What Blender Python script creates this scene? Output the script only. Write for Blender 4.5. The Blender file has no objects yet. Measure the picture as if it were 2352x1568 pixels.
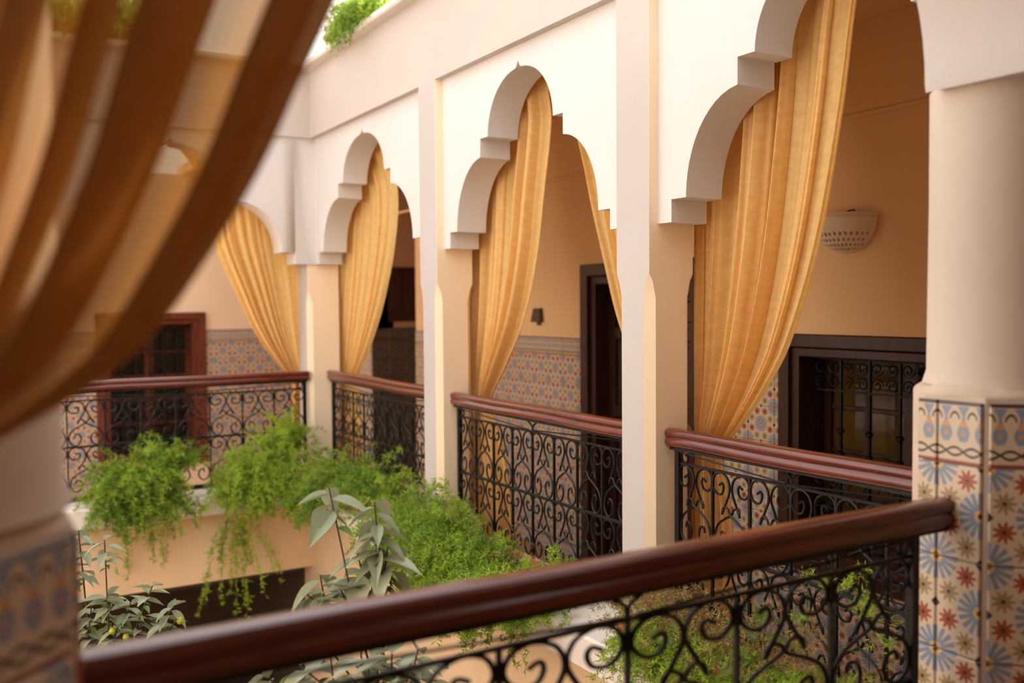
import bpy, bmesh, math, random
import numpy as np
from mathutils import Matrix, Vector
random.seed(7)
PI = math.pi
S = 0.72          # one drawing unit in metres; everything is drawn in units with the eye at the origin and scaled at the end
ZG = -6.2         # courtyard ground in units
SC = bpy.context.scene
COL = SC.collection

# ------------------------------------------------------------------ camera, sky, exposure
cam = bpy.data.cameras.new('camera'); camo = bpy.data.objects.new('camera', cam); COL.objects.link(camo)
Rv = Vector((0.8586562, -0.5124915, -0.0078738)); Uv = Vector((0.0274578, 0.0306535, 0.9991529)); Fv = Vector((0.5118160, 0.8581450, -0.0403927))
camo.rotation_euler = Matrix((Rv, Uv, -Fv)).transposed().to_euler()
cam.sensor_width = 36; cam.lens = 2158.75 / 2352 * 36
cam.clip_start = 0.02; cam.clip_end = 200
cam.dof.use_dof = True; cam.dof.focus_distance = 4.35; cam.dof.aperture_fstop = 1.75
SC.camera = camo
W = bpy.data.worlds.new('sky'); SC.world = W; W.use_nodes = True
nt = W.node_tree; nt.nodes.clear()
wo = nt.nodes.new('ShaderNodeOutputWorld'); bg = nt.nodes.new('ShaderNodeBackground'); tc = nt.nodes.new('ShaderNodeTexCoord')
sx = nt.nodes.new('ShaderNodeSeparateXYZ'); rp = nt.nodes.new('ShaderNodeValToRGB')
rp.color_ramp.elements[0].position = 0.0; rp.color_ramp.elements[0].color = (1.0, 0.93, 0.86, 1)
rp.color_ramp.elements[1].position = 1.0; rp.color_ramp.elements[1].color = (0.90, 0.93, 1.0, 1)
nt.links.new(tc.outputs['Generated'], sx.inputs[0]); nt.links.new(sx.outputs['Z'], rp.inputs[0])
nt.links.new(rp.outputs[0], bg.inputs[0]); nt.links.new(bg.outputs[0], wo.inputs[0])
bg.inputs[1].default_value = 1.1
sun = bpy.data.lights.new('sun', 'SUN'); suno = bpy.data.objects.new('sun', sun); COL.objects.link(suno)
sun.energy = 10.0; sun.color = (1.0, 0.90, 0.77); sun.angle = 0.009
suno.rotation_euler = (-Vector((0.761, 0.204, 0.616))).to_track_quat('-Z', 'Y').to_euler()   # from beyond the right-hand roof, onto the left wall
SC.view_settings.view_transform = 'Standard'; SC.view_settings.look = 'None'
SC.view_settings.exposure = 1.06; SC.view_settings.gamma = 1.0; SC.view_settings.use_curve_mapping = False
SC.cycles.max_bounces = 12; SC.cycles.diffuse_bounces = 6; SC.cycles.transparent_max_bounces = 24; SC.cycles.sample_clamp_indirect = 6

# ------------------------------------------------------------------ node expressions and materials
class X:
    """a shader value with arithmetic: builds Math nodes"""
    t = None
    def __init__(s, k): s.k = k
    @staticmethod
    def m(op, *a):
        n = X.t.nodes.new('ShaderNodeMath'); n.operation = op
        for i, v in enumerate(a):
            if isinstance(v, X): X.t.links.new(v.k, n.inputs[i])
            else: n.inputs[i].default_value = v
        return X(n.outputs[0])
    def __add__(s, o): return X.m('ADD', s, o)
    def __sub__(s, o): return X.m('SUBTRACT', s, o)
    def __rsub__(s, o): return X.m('SUBTRACT', o, s)
    def __mul__(s, o): return X.m('MULTIPLY', s, o)
    def __lt__(s, o): return X.m('LESS_THAN', s, o)
    def __gt__(s, o): return X.m('GREATER_THAN', s, o)
    __radd__ = __add__; __rmul__ = __mul__
def xlen(a, b): return X.m('SQRT', a * a + b * b)
def sel(mask, a, b): return b + mask * (a - b)
def cmix(fac, a, b):
    n = X.t.nodes.new('ShaderNodeMix'); n.data_type = 'RGBA'
    X.t.links.new(fac.k, n.inputs[0])
    for i, v in ((6, a), (7, b)):
        if isinstance(v, tuple): n.inputs[i].default_value = (*v, 1)
        else: X.t.links.new(v, n.inputs[i])
    return n.outputs[2]

def new_mat(name):
    m = bpy.data.materials.new(name); m.use_nodes = True; t = m.node_tree
    return m, t, t.nodes['Principled BSDF'], t.nodes['Material Output']

def mat(name, col, rough=0.6, var=0.10, scale=6.0, bump=0.15, bscale=60.0, metal=0.0, spec=0.5, stretch=(1, 1, 1), stain=None, coat=0.0):
    m, t, p, o = new_mat(name)
    tcn = t.nodes.new('ShaderNodeTexCoord'); mp = t.nodes.new('ShaderNodeMapping'); mp.inputs['Scale'].default_value = stretch
    t.links.new(tcn.outputs['Object'], mp.inputs[0])
    nz = t.nodes.new('ShaderNodeTexNoise'); nz.inputs['Scale'].default_value = scale; nz.inputs['Detail'].default_value = 5
    t.links.new(mp.outputs[0], nz.inputs['Vector'])
    r = t.nodes.new('ShaderNodeValToRGB'); e = r.color_ramp.elements
    e[0].position = 0.3; e[1].position = 0.7
    e[0].color = tuple(c * (1 - var) for c in col) + (1,); e[1].color = tuple(min(1, c * (1 + var)) for c in col) + (1,)
    t.links.new(nz.outputs['Fac'], r.inputs[0]); c = r.outputs[0]
    if stain:
        n2 = t.nodes.new('ShaderNodeTexNoise'); n2.inputs['Scale'].default_value = 1.7; n2.inputs['Detail'].default_value = 6
        t.links.new(tcn.outputs['Object'], n2.inputs['Vector'])
        r2 = t.nodes.new('ShaderNodeMapRange'); r2.inputs[1].default_value = 0.52; r2.inputs[2].default_value = 0.75; r2.inputs[4].default_value = 0.7
        t.links.new(n2.outputs['Fac'], r2.inputs[0])
        X.t = t; c = cmix(X(r2.outputs[0]), c, stain)
    t.links.new(c, p.inputs['Base Color'])
    p.inputs['Roughness'].default_value = rough; p.inputs['Metallic'].default_value = metal; p.inputs['Specular IOR Level'].default_value = spec
    p.inputs['Coat Weight'].default_value = coat; p.inputs['Coat Roughness'].default_value = 0.2
    if bump:
        nb = t.nodes.new('ShaderNodeTexNoise'); nb.inputs['Scale'].default_value = bscale; nb.inputs['Detail'].default_value = 4
        t.links.new(mp.outputs[0], nb.inputs['Vector'])
        b = t.nodes.new('ShaderNodeBump'); b.inputs['Strength'].default_value = bump; b.inputs['Distance'].default_value = 0.01
        t.links.new(nb.outputs['Fac'], b.inputs['Height']); t.links.new(b.outputs[0], p.inputs['Normal'])
    return m

M = {}
M['white'] = mat('white_plaster', (0.69, 0.655, 0.635), 0.75, 0.03, 2.0, 0.08, 30)
M['peach'] = mat('peach_plaster', (0.52, 0.485, 0.46), 0.75, 0.05, 1.6, 0.10, 30)
M['frieze'] = mat('frieze_plaster', (0.57, 0.50, 0.46), 0.8, 0.05, 1.3, 0.12, 25, stain=(0.76, 0.58, 0.40))
M['cream'] = mat('cream_gallery_plaster', (0.82, 0.57, 0.31), 0.8, 0.05, 1.6, 0.10, 28)
M['ochre'] = mat('ochre_fascia_plaster', (0.83, 0.62, 0.40), 0.8, 0.08, 1.5, 0.12, 25, stain=(0.62, 0.44, 0.28))
M['ledge'] = mat('ledge_plaster', (0.80, 0.72, 0.64), 0.7, 0.07, 3.0, 0.15, 30)
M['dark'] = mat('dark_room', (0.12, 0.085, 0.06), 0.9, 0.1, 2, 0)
M['litwall'] = mat('lit_gallery_plaster', (0.93, 0.74, 0.52), 0.8, 0.04, 1.6, 0.1, 28)  # far gallery wall: lighter colour stands in for stronger light on it
M['shaft'] = mat('warm_column_plaster', (0.64, 0.545, 0.45), 0.7, 0.05, 2, 0.1, 30)
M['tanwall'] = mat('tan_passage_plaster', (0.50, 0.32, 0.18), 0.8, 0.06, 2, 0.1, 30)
M['jamb'] = mat('warm_lit_jamb_plaster', (0.95, 0.78, 0.56), 0.75, 0.04, 1.6, 0.1, 30)  # pillar sides: warm bounced light put into the colour
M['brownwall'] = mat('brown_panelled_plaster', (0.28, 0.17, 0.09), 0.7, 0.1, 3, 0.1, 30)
M['floor'] = mat('terracotta_floor', (0.34, 0.20, 0.12), 0.45, 0.15, 5, 0.1, 30)
M['ground'] = mat('courtyard_stone', (0.42, 0.30, 0.20), 0.6, 0.15, 3, 0.1, 30)
M['rail'] = mat('varnished_red_wood', (0.13, 0.024, 0.014), 0.25, 0.30, 9, 0.05, 40, stretch=(1, 1, 5), coat=0.5)
M['darkwood'] = mat('dark_brown_wood', (0.045, 0.018, 0.010), 0.38, 0.35, 8, 0.1, 40, stretch=(4, 4, 0.6))
M['redwood'] = mat('reddish_window_wood', (0.15, 0.035, 0.015), 0.4, 0.3, 8, 0.1, 40, stretch=(4, 4, 0.6))
M['iron'] = mat('black_wrought_iron', (0.010, 0.009, 0.009), 0.42, 0.3, 30, 0.2, 150, metal=0.2, spec=0.35)
M['pane'] = mat('amber_reflection_pane', (0.10, 0.055, 0.012), 0.07, 0.2, 3, 0.04, 6)  # amber reflection of the courtyard put into the pane colour
M['blackpane'] = mat('black_window_pane', (0.012, 0.009, 0.008), 0.15, 0.2, 3, 0.04, 6)
M['grout'] = mat('cream_grout', (0.62, 0.50, 0.38), 0.8, 0.08, 10, 0.1, 60)
M['terra'] = mat('terracotta_pot', (0.42, 0.13, 0.05), 0.75, 0.2, 8, 0.2, 50)
M['soil'] = mat('potting_soil', (0.05, 0.03, 0.02), 0.9, 0.3, 20, 0.4, 60)
M['rope'] = mat('gold_rope', (0.55, 0.34, 0.14), 0.7, 0.2, 60, 0.6, 300)
M['ceramic'] = mat('matt_white_ceramic', (0.88, 0.78, 0.66), 0.6, 0.05, 8, 0.05, 40)
M['bark'] = mat('grey_brown_bark', (0.09, 0.06, 0.035), 0.85, 0.3, 12, 0.5, 60)
M['bronze'] = mat('bronze_metal', (0.10, 0.06, 0.035), 0.45, 0.2, 8, 0.1, 60, metal=0.6)
M['pink'] = mat('pink_petal', (0.55, 0.10, 0.32), 0.5, 0.2, 30, 0)
M['fruit'] = mat('yellow_green_fruit', (0.42, 0.42, 0.03), 0.4, 0.2, 40, 0.1, 100)

def cloth_mat(name, base, trans, transp):
    m, t, p, o = new_mat(name)
    tcn = t.nodes.new('ShaderNodeTexCoord')
    wv = t.nodes.new('ShaderNodeTexNoise'); wv.inputs['Scale'].default_value = 26; wv.inputs['Detail'].default_value = 5
    mp = t.nodes.new('ShaderNodeMapping'); mp.inputs['Scale'].default_value = (1, 1, 2.2)
    t.links.new(tcn.outputs['Object'], mp.inputs[0]); t.links.new(mp.outputs[0], wv.inputs['Vector'])
    r = t.nodes.new('ShaderNodeValToRGB'); e = r.color_ramp.elements; e[0].position = .3; e[1].position = .7
    e[0].color = tuple(c * .88 for c in base) + (1,); e[1].color = tuple(min(1, c * 1.1) for c in base) + (1,)
    t.links.new(wv.outputs['Fac'], r.inputs[0]); t.links.new(r.outputs[0], p.inputs['Base Color'])
    p.inputs['Roughness'].default_value = 0.42; p.inputs['Sheen Weight'].default_value = 0.35; p.inputs['Sheen Roughness'].default_value = 0.4
    p.inputs['Sheen Tint'].default_value = (1, .85, .6, 1); p.inputs['Specular IOR Level'].default_value = 0.35
    b = t.nodes.new('ShaderNodeBump'); b.inputs['Strength'].default_value = 0.35; b.inputs['Distance'].default_value = 0.006
    t.links.new(wv.outputs['Fac'], b.inputs['Height']); t.links.new(b.outputs[0], p.inputs['Normal'])
    tl = t.nodes.new('ShaderNodeBsdfTranslucent'); tl.inputs[0].default_value = (*trans, 1)
    tr = t.nodes.new('ShaderNodeBsdfTransparent'); tr.inputs[0].default_value = (1.0, 0.84, 0.60, 1)
    m1 = t.nodes.new('ShaderNodeMixShader'); m1.inputs[0].default_value = 0.38
    m2 = t.nodes.new('ShaderNodeMixShader'); m2.inputs[0].default_value = transp
    t.links.new(p.outputs[0], m1.inputs[1]); t.links.new(tl.outputs[0], m1.inputs[2])
    t.links.new(m1.outputs[0], m2.inputs[1]); t.links.new(tr.outputs[0], m2.inputs[2]); t.links.new(m2.outputs[0], o.inputs[0])
    return m
M['cloth'] = cloth_mat('gold_silk_cloth', (0.93, 0.66, 0.27), (0.95, 0.66, 0.23), 0.05)
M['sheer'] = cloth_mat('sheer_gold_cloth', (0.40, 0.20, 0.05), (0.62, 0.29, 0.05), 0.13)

def leaf_mat(name, c1, c2, tr=0.3, rough=0.45):
    m, t, p, o = new_mat(name)
    oi = t.nodes.new('ShaderNodeAttribute'); oi.attribute_name = 'tint'
    ob = t.nodes.new('ShaderNodeObjectInfo')
    X.t = t
    f = X(oi.outputs['Fac']) + X(ob.outputs['Random']) * 0.5
    c = cmix(f, c1, c2)
    t.links.new(c, p.inputs['Base Color']); p.inputs['Roughness'].default_value = rough
    tl = t.nodes.new('ShaderNodeBsdfTranslucent'); t.links.new(c, tl.inputs[0])
    mx = t.nodes.new('ShaderNodeMixShader'); mx.inputs[0].default_value = tr
    t.links.new(p.outputs[0], mx.inputs[1]); t.links.new(tl.outputs[0], mx.inputs[2]); t.links.new(mx.outputs[0], o.inputs[0])
    return m
M['fern'] = leaf_mat('fern_green', (0.05, 0.19, 0.012), (0.46, 0.62, 0.06), 0.4)
M['drystem'] = leaf_mat('dry_fern', (0.24, 0.16, 0.05), (0.42, 0.30, 0.10), 0.3)
M['leaf'] = leaf_mat('grey_green_leaf', (0.24, 0.29, 0.17), (0.60, 0.62, 0.44), 0.2, 0.40)
M['youngleaf'] = leaf_mat('young_leaf', (0.16, 0.26, 0.05), (0.30, 0.40, 0.10), 0.35, 0.4)

def tile_mat(k_=1.0):
    m, t, p, o = new_mat('patterned_tile'); X.t = t
    uv = t.nodes.new('ShaderNodeUVMap'); sp = t.nodes.new('ShaderNodeSeparateXYZ'); t.links.new(uv.outputs[0], sp.inputs[0])
    u, v = X(sp.outputs[0]), X(sp.outputs[1])
    rnd = lambda a: X.m('ROUND', a)
    ax, ay = u - rnd(u), v - rnd(v); bx, by = u - 0.5, v - 0.5
    k = xlen(ax, ay) < xlen(bx, by)
    qx, qy = sel(k, ax, bx), sel(k, ay, by); r = xlen(qx, qy); th = X.m('ARCTAN2', qy, qx)
    col = None
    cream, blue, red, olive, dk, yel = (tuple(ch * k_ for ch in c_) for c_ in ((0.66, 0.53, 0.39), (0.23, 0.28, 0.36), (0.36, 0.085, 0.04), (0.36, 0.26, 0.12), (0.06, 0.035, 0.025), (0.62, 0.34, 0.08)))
    pet = X.m('COSINE', th * 16.0) > ((r - 0.10) * 7.0 - 1.05)
    ros = pet * (r > 0.062) * (r < 0.245)
    base = X.m('ADD', r * 0.0, 0.0)
    c = cmix(base, cream, cream)
    c = cmix(ros, c, blue)
    c = cmix((r < 0.075) * (X.m('COSINE', th * 8.0) > ((r - 0.04) * 40.0 - 0.6)), c, yel)
    c = cmix(r < 0.026, c, dk)
    um = 0.5 - X.m('ABSOLUTE', u - 0.5)
    for cx, cy, cc in ((.15, .35, red), (.35, .85, red), (.35, .15, olive), (.15, .65, olive)):
        dx, dy = um - cx, v - cy; d = xlen(dx, dy); a = X.m('ARCTAN2', dy, dx)
        st = d < (X.m('COSINE', a * 9.0) * 0.028 + 0.093)
        c = cmix(st, c, cc); c = cmix(d < 0.022, c, dk)
    for cx, cy in ((0.5, 0.0), (0.0, 0.5), (0.5, 1.0)):
        d = X.m('ABSOLUTE', um - cx) + X.m('ABSOLUTE', v - cy)
        c = cmix(d < 0.05, c, dk)
    t.links.new(c, p.inputs['Base Color']); p.inputs['Roughness'].default_value = 0.28
    return m
def border_mat(k_=1.0):
    m, t, p, o = new_mat('border_tile'); X.t = t
    uv = t.nodes.new('ShaderNodeUVMap'); sp = t.nodes.new('ShaderNodeSeparateXYZ'); t.links.new(uv.outputs[0], sp.inputs[0])
    u, v = X(sp.outputs[0]), X(sp.outputs[1])
    cream, blue, red, dk, org = (tuple(ch * k_ for ch in c_) for c_ in ((0.62, 0.50, 0.36), (0.22, 0.28, 0.38), (0.34, 0.07, 0.05), (0.05, 0.035, 0.035), (0.60, 0.28, 0.08)))
    tt = X.m('ABSOLUTE', X.m('FRACT', u * 5.0) - 0.5)
    c = cmix(u * 0.0, cream, cream)
    body = (tt < (0.22 + X.m('SINE', (v - 0.38) * 13.0) * 0.14)) * (v > 0.36) * (v < 0.93)
    c = cmix(body, c, blue)
    c = cmix((tt < 0.17) * (v > 0.60) * (v < 0.69), c, org); c = cmix((tt < 0.11) * (v > 0.46) * (v < 0.53), c, org)
    t2 = 0.5 - tt
    arc = X.m('ABSOLUTE', xlen(t2 * 0.5, v - 0.70) - 0.13) < 0.022
    c = cmix(arc * (v > 0.72), c, dk)
    w = X.m('COSINE', u * (2 * PI * 2.5)) * 0.065
    ch = X.m('MAXIMUM', X.m('ABSOLUTE', v - 0.2 - w) < 0.022, X.m('ABSOLUTE', v - 0.2 + w) < 0.022)
    c = cmix(ch, c, dk); c = cmix(v < 0.055, c, red); c = cmix(v > 0.945, c, dk)
    t.links.new(c, p.inputs['Base Color']); p.inputs['Roughness'].default_value = 0.28
    return m
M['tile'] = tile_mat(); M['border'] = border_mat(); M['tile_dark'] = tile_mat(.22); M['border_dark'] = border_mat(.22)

# ------------------------------------------------------------------ mesh helpers
class MB:
    def __init__(s): s.v = []; s.f = []
    def add(s, vs, fs):
        n = len(s.v); s.v += [tuple(q) for q in vs]; s.f += [tuple(n + i for i in f) for f in fs]; return s
    def box(s, x0, x1, y0, y1, z0, z1, c=0.0):
        if c <= 0:
            return s.add([(x0,y0,z0),(x1,y0,z0),(x1,y1,z0),(x0,y1,z0),(x0,y0,z1),(x1,y0,z1),(x1,y1,z1),(x0,y1,z1)],
                         [(3,2,1,0),(4,5,6,7),(0,1,5,4),(1,2,6,5),(2,3,7,6),(3,0,4,7)])
        def ring(d, z): return [(x0+d,y0+d,z),(x1-d,y0+d,z),(x1-d,y1-d,z),(x0+d,y1-d,z)]
        vs = ring(c, z0) + ring(0, z0 + c) + ring(0, z1 - c) + ring(c, z1)
        fs = [(3,2,1,0), (12,13,14,15)]
        for k in range(3):
            for i in range(4): fs.append((k*4+i, k*4+(i+1)%4, k*4+4+(i+1)%4, k*4+4+i))
        return s.add(vs, fs)
    def loft(s, rings, cap=True, closed=True):
        n = len(rings[0]); vs = [p for r in rings for p in r]; fs = []
        for k in range(len(rings) - 1):
            for i in range(n if closed else n - 1):
                j = (i + 1) % n; fs.append((k*n+i, k*n+j, (k+1)*n+j, (k+1)*n+i))
        if cap and closed: fs += [tuple(range(n))[::-1], tuple((len(rings)-1)*n + i for i in range(n))]
        return s.add(vs, fs)
    def tube(s, pts, r, n=6, r1=None):
        P = [Vector(p) for p in pts]; rings = []; up = None
        for i, p in enumerate(P):
            d = (P[min(i+1, len(P)-1)] - P[max(i-1, 0)])
            d = d.normalized() if d.length > 1e-9 else Vector((0,0,1))
            if up is None: up = d.orthogonal().normalized()
            a = (up - d * up.dot(d)); a = a.normalized() if a.length > 1e-6 else d.orthogonal().normalized(); up = a; b = d.cross(a)
            rr = r if r1 is None else r + (r1 - r) * i / (len(P) - 1)
            rings.append([p + (a * math.cos(2*PI*k/n) + b * math.sin(2*PI*k/n)) * rr for k in range(n)])
        return s.loft(rings)
    def lathe(s, prof, n=24, a0=0.0, a1=2*PI, c=(0,0,0)):
        full = abs(a1 - a0 - 2*PI) < 1e-6; k = n if full else n + 1
        rings = [[(c[0]+r*math.cos(a0+(a1-a0)*i/n), c[1]+r*math.sin(a0+(a1-a0)*i/n), c[2]+z) for i in range(k)] for r, z in prof]
        return s.loft(rings, cap=full, closed=full)
    def mesh(s, name, m, smooth=False, angle=35):
        me = bpy.data.meshes.new(name); me.from_pydata(s.v, [], s.f); me.materials.append(m)
        if not smooth:
            bm = bmesh.new(); bm.from_mesh(me); bmesh.ops.recalc_face_normals(bm, faces=bm.faces); bm.to_mesh(me); bm.free()
        else:
            bm = bmesh.new(); bm.from_mesh(me); bmesh.ops.recalc_face_normals(bm, faces=bm.faces); bm.to_mesh(me); bm.free()
            me.polygons.foreach_set('use_smooth', [True] * len(me.polygons)); me.set_sharp_from_angle(angle=math.radians(angle))
        return me
    def build(s, name, m, parent=None, smooth=False, angle=35, loc=(0,0,0)):
        return link(name, s.mesh(name, m, smooth, angle), parent, loc)

def link(name, me, parent=None, loc=(0,0,0), rot=None, scale=None):
    o = bpy.data.objects.new(name, me); COL.objects.link(o); o.location = loc
    if rot is not None: o.rotation_euler = rot
    if scale is not None: o.scale = scale
    if parent is not None: o.parent = parent
    return o
def thing(name, label, cat, loc=(0,0,0), rz=0.0, group=None):
    o = bpy.data.objects.new(name, None); COL.objects.link(o); o.location = loc; o.rotation_euler = (0,0,rz); o.empty_display_size = .1
    o['label'] = label; o['category'] = cat
    if group: o['group'] = group
    return o
def tag(o, label, cat, group=None):
    o['label'] = label; o['category'] = cat
    if group: o['group'] = group
    return o
def struct(o, label=None, cat=None):
    o['kind'] = 'structure'
    if label: o['label'] = label
    if cat: o['category'] = cat
    return o
def sroot(name, label, cat, loc=(0,0,0), rz=0.0):
    o = thing(name, label, cat, loc, rz); o['kind'] = 'structure'; return o

# ------------------------------------------------------------------ the setting
AX, AF, AB = 2.873, 2.818, 3.09          # right arcade: spandrel plane, frieze and pillar plane, gallery side
BY, BF, BB = 8.29, 8.25, 8.55            # far arcade
Z1, ZT = 1.50, 2.09                      # recess top, cornice underside
X2, Y2 = 4.6, 12.1                       # gallery back walls
ZF = -2.25                               # gallery floor
ZL = -1.58                               # planter ledge top
HALF = [(.985, .37), (.885, .37), (.885, .475), (.785, .475)]
def lobe(a0, z0, a1, z1, n=12, bulge=1.0):
    # quarter-ellipse-like curve rising from a vertical start at (a0,z0) to (a1,z1)
    return [(a1 + (a0 - a1) * math.cos(PI/2*i/n) ** .92, z0 + (z1 - z0) * math.sin(PI/2*i/n * .93) / math.sin(PI/2*.93)) for i in range(1, n + 1)]
PROF = HALF + lobe(.785, .475, .463, .915) + [(.463, 1.03), (.365, 1.03)] + lobe(.365, 1.03, .035, 1.372, 14) + [(.022, 1.378), (.012, 1.392), (0.0, 1.415)]
def arch(mb, c, half, p0, p1, axis, ztop, prof=PROF):
    """lobed arch cut in a wall panel between planes p0 (front) and p1 (back); the wall runs along axis"""
    k = half / prof[0][0]
    pts = [(c + a * k, z) for a, z in prof] + [(c - a * k, z) for a, z in prof[::-1][1:]]
    pt = (lambda t, p, z: (p, t, z)) if axis == 'y' else (lambda t, p, z: (t, p, z))
    n = len(pts)
    for p in (p0, p1):
        vs = [pt(t, p, z) for t, z in pts] + [pt(t, p, ztop) for t, z in pts]
        mb.add(vs, [(i, i+1, n+i+1, n+i) for i in range(n-1)])
    mb.add([pt(t, p0, z) for t, z in pts] + [pt(t, p1, z) for t, z in pts], [(i, i+1, n+i+1, n+i) for i in range(n-1)])
# right arcade: spandrels with arches, frieze, cornice
wr = sroot('wall_right', 'white plaster arcade wall of lobed arches along the right side of the courtyard', 'wall')
BAYS = [(7.145, 1.185), (4.725, .985), (2.48, .99)]
for c, h in BAYS:
    mb = MB(); arch(mb, c, h, AX, AB, 'y', Z1); mb.build('spandrel', M['white'], wr, True, 30)
mb = MB(); mb.box(AF, AB, 1.2, 8.30, Z1, ZT); mb.build('frieze', M['frieze'], wr)
mb = MB(); mb.box(AF - .10, AB + .3, 1.2, 8.35, ZT, ZT + .055, .012); mb.build('cornice', M['ledge'], wr)
# far arcade
wb = sroot('wall_back', 'white plaster arcade wall with a wide lobed arch at the far end of the courtyard', 'wall')
mb = MB(); arch(mb, 1.62, 1.18, BY, BB, 'x', Z1); mb.build('spandrel', M['white'], wb, True, 30)
mb = MB(); mb.box(-2.2, AF, BF, BB, Z1, ZT); mb.build('frieze', M['frieze'], wb)
mb = MB(); mb.box(-2.2, AF - .1, BF - .10, BB + .3, ZT, ZT + .055, .012); mb.build('cornice', M['ledge'], wb)
mb = MB(); mb.box(-2.2, .44, BY, BB, ZL, Z1); mb.build('pier', M['white'], wb)
# pillars with stopped chamfers; warm bounce light is painted into the colour of their sides
def jamb_bounce(o, front):
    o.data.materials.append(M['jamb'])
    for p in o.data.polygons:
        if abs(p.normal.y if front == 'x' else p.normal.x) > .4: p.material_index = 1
def pillar(x0, x1, y0, y1, zb, label, c=.04, full=True):
    mb = MB(); rings = []
    for z, q in ((zb, c), (.02, c), (.10, c * .55), (.135, .002), (Z1 if full else .3, .002)):
        rings.append([(x0+q,y0,z),(x1-q,y0,z),(x1,y0+q,z),(x1,y1-q,z),(x1-q,y1,z),(x0+q,y1,z),(x0,y1-q,z),(x0,y0+q,z)])
    mb.loft(rings); o = mb.build('pillar', M['peach'], None, True, 30); jamb_bounce(o, 'x'); return struct(o, label, 'pillar')
pillar(AF, AB, 3.465, 3.715, ZF, 'square plaster pillar with chamfered corners between the two nearer right-hand bays')
pillar(AF, AB, 5.705, 5.965, ZF, 'square plaster pillar with chamfered corners between the two farther right-hand bays')
mb = MB(); rings = []
for z, q in ((ZF, .045), (.02, .045), (.12, .002), (.368, .002)):
    rings.append([(2.795+q,8.31,z),(AB,8.31,z),(AB,8.58,z),(2.795,8.58,z),(2.795,8.31+q,z)])
mb.loft(rings); ob = mb.build('pillar', M['peach'], None, True, 30); jamb_bounce(ob, 'x'); struct(ob, 'plaster corner pillar where the two arcades meet', 'pillar')
mb = MB(); mb.box(2.79, AB + .1, 8.292, BB + .04, .369, Z1); struct(mb.build('pillar', M['white']), 'short white plaster block in the arcade corner above the corner pillar', 'pillar')

# tile fields: every tile is its own object with a patterned glaze
TILE_ME = {}
def tile_mesh(w, h, u0, u1, v0, v1, key):
    k = (key, round(w,3), round(h,3), round(u0,2), round(u1,2), round(v0,2), round(v1,2))
    if k in TILE_ME: return TILE_ME[k]
    d, b = .010, .004
    mb = MB(); x0, x1, y0, y1 = -w/2, w/2, -h/2, h/2
    vs = [(x0,y0,0),(x1,y0,0),(x1,y1,0),(x0,y1,0),(x0,y0,d-b),(x1,y0,d-b),(x1,y1,d-b),(x0,y1,d-b),(x0+b,y0+b,d),(x1-b,y0+b,d),(x1-b,y1-b,d),(x0+b,y1-b,d)]
    fs = [(0,1,5,4),(1,2,6,5),(2,3,7,6),(3,0,4,7),(4,5,9,8),(5,6,10,9),(6,7,11,10),(7,4,8,11),(8,9,10,11)]
    me = bpy.data.meshes.new('tile'); me.from_pydata(vs, [], fs); me.materials.append(M[key])
    ul = me.uv_layers.new(name='UVMap')
    for lp in me.loops:
        p = vs[lp.vertex_index]
        ul.data[lp.index].uv = (u0 + (u1-u0)*(p[0]-x0)/w, v0 + (v1-v0)*(p[1]-y0)/h)
    TILE_ME[k] = me; return me
def tile_wall(parent, o, au, nrm, width, ztop, zbot, ts, u_off=0.0, holes=(), base=True, sfx=''):
    """tiles over a rectangle: o = top left corner (x,y), au = direction along the wall, nrm = outward normal"""
    au = Vector((*au, 0)); nrm = Vector((*nrm, 0)); up = Vector((0,0,1))
    if au.cross(up).dot(nrm) < 0: flip = True
    else: flip = False
    rot = Matrix((au if not flip else -au, up, nrm)).transposed().to_euler(); g = .004; bh = ts * .66
    rows = [(ztop - bh, bh, 'border')]; z = ztop - bh
    zend = zbot + (bh if base else 0)
    while z - zend > .02:
        h = min(ts, z - zend); z -= h; rows.append((z, h, 'tile'))
    if base: rows.append((zbot, bh, 'border'))
    cols = []; t = 0.0; first = (1 - u_off) * ts if u_off else ts; ua = u_off
    while width - t > .012:
        w = min(first if t == 0 else ts, width - t); cols.append((t, w, ua if t == 0 else 0.0)); t += w
    for z0, h, key in rows:
        for t, w, ua in cols:
            bad = False
            for a0, a1, b0, b1 in holes:
                if t + w * .5 > a0 and t + w * .5 < a1 and z0 + h * .5 > b0 and z0 + h * .5 < b1: bad = True
            if bad: continue
            ub = ua + w / ts
            fu = (1 - ub, 1 - ua) if flip else (ua, ub)
            me = tile_mesh(w - g, h - g, fu[0], fu[1], 1 - h / ts if key == 'tile' else 0, 1, key + sfx)
            p = Vector((o[0], o[1], 0)) + au * (t + w / 2) + up * (z0 + h / 2) + nrm * .002
            link('tile' if key == 'tile' else 'border_tile', me, parent, p, rot)

# galleries
ZC = 1.62
f1 = MB(); f1.box(AF, 5.0, -1.4, 15.2, ZF - .1, ZF); struct(f1.build('floor', M['floor']), 'gallery floor behind the right-hand arcade', 'floor')
f1 = MB(); f1.box(-2.4, AF, BF, 15.2, ZF - .1, ZF); struct(f1.build('floor', M['floor']), 'gallery floor behind the far arcade', 'floor')
f1 = MB(); f1.box(-2.4, AF, -1.4, 1.95, ZF - .1, ZF); struct(f1.build('floor', M['floor']), 'gallery floor on the near side', 'floor')
f1 = MB(); f1.box(AB, 5.0, -1.4, 15.2, ZC, ZC + .12); f1.box(-2.4, AB, BB, 9.2, ZC, ZC + .12); f1.box(2.5, AB, 9.2, 12.4, ZC, ZC + .12); struct(f1.build('ceiling', M['cream']), 'plaster ceiling of the right-hand and far galleries, with an opening added for light', 'ceiling')  # unseen opening left over the far gallery to brighten its back wall
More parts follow.
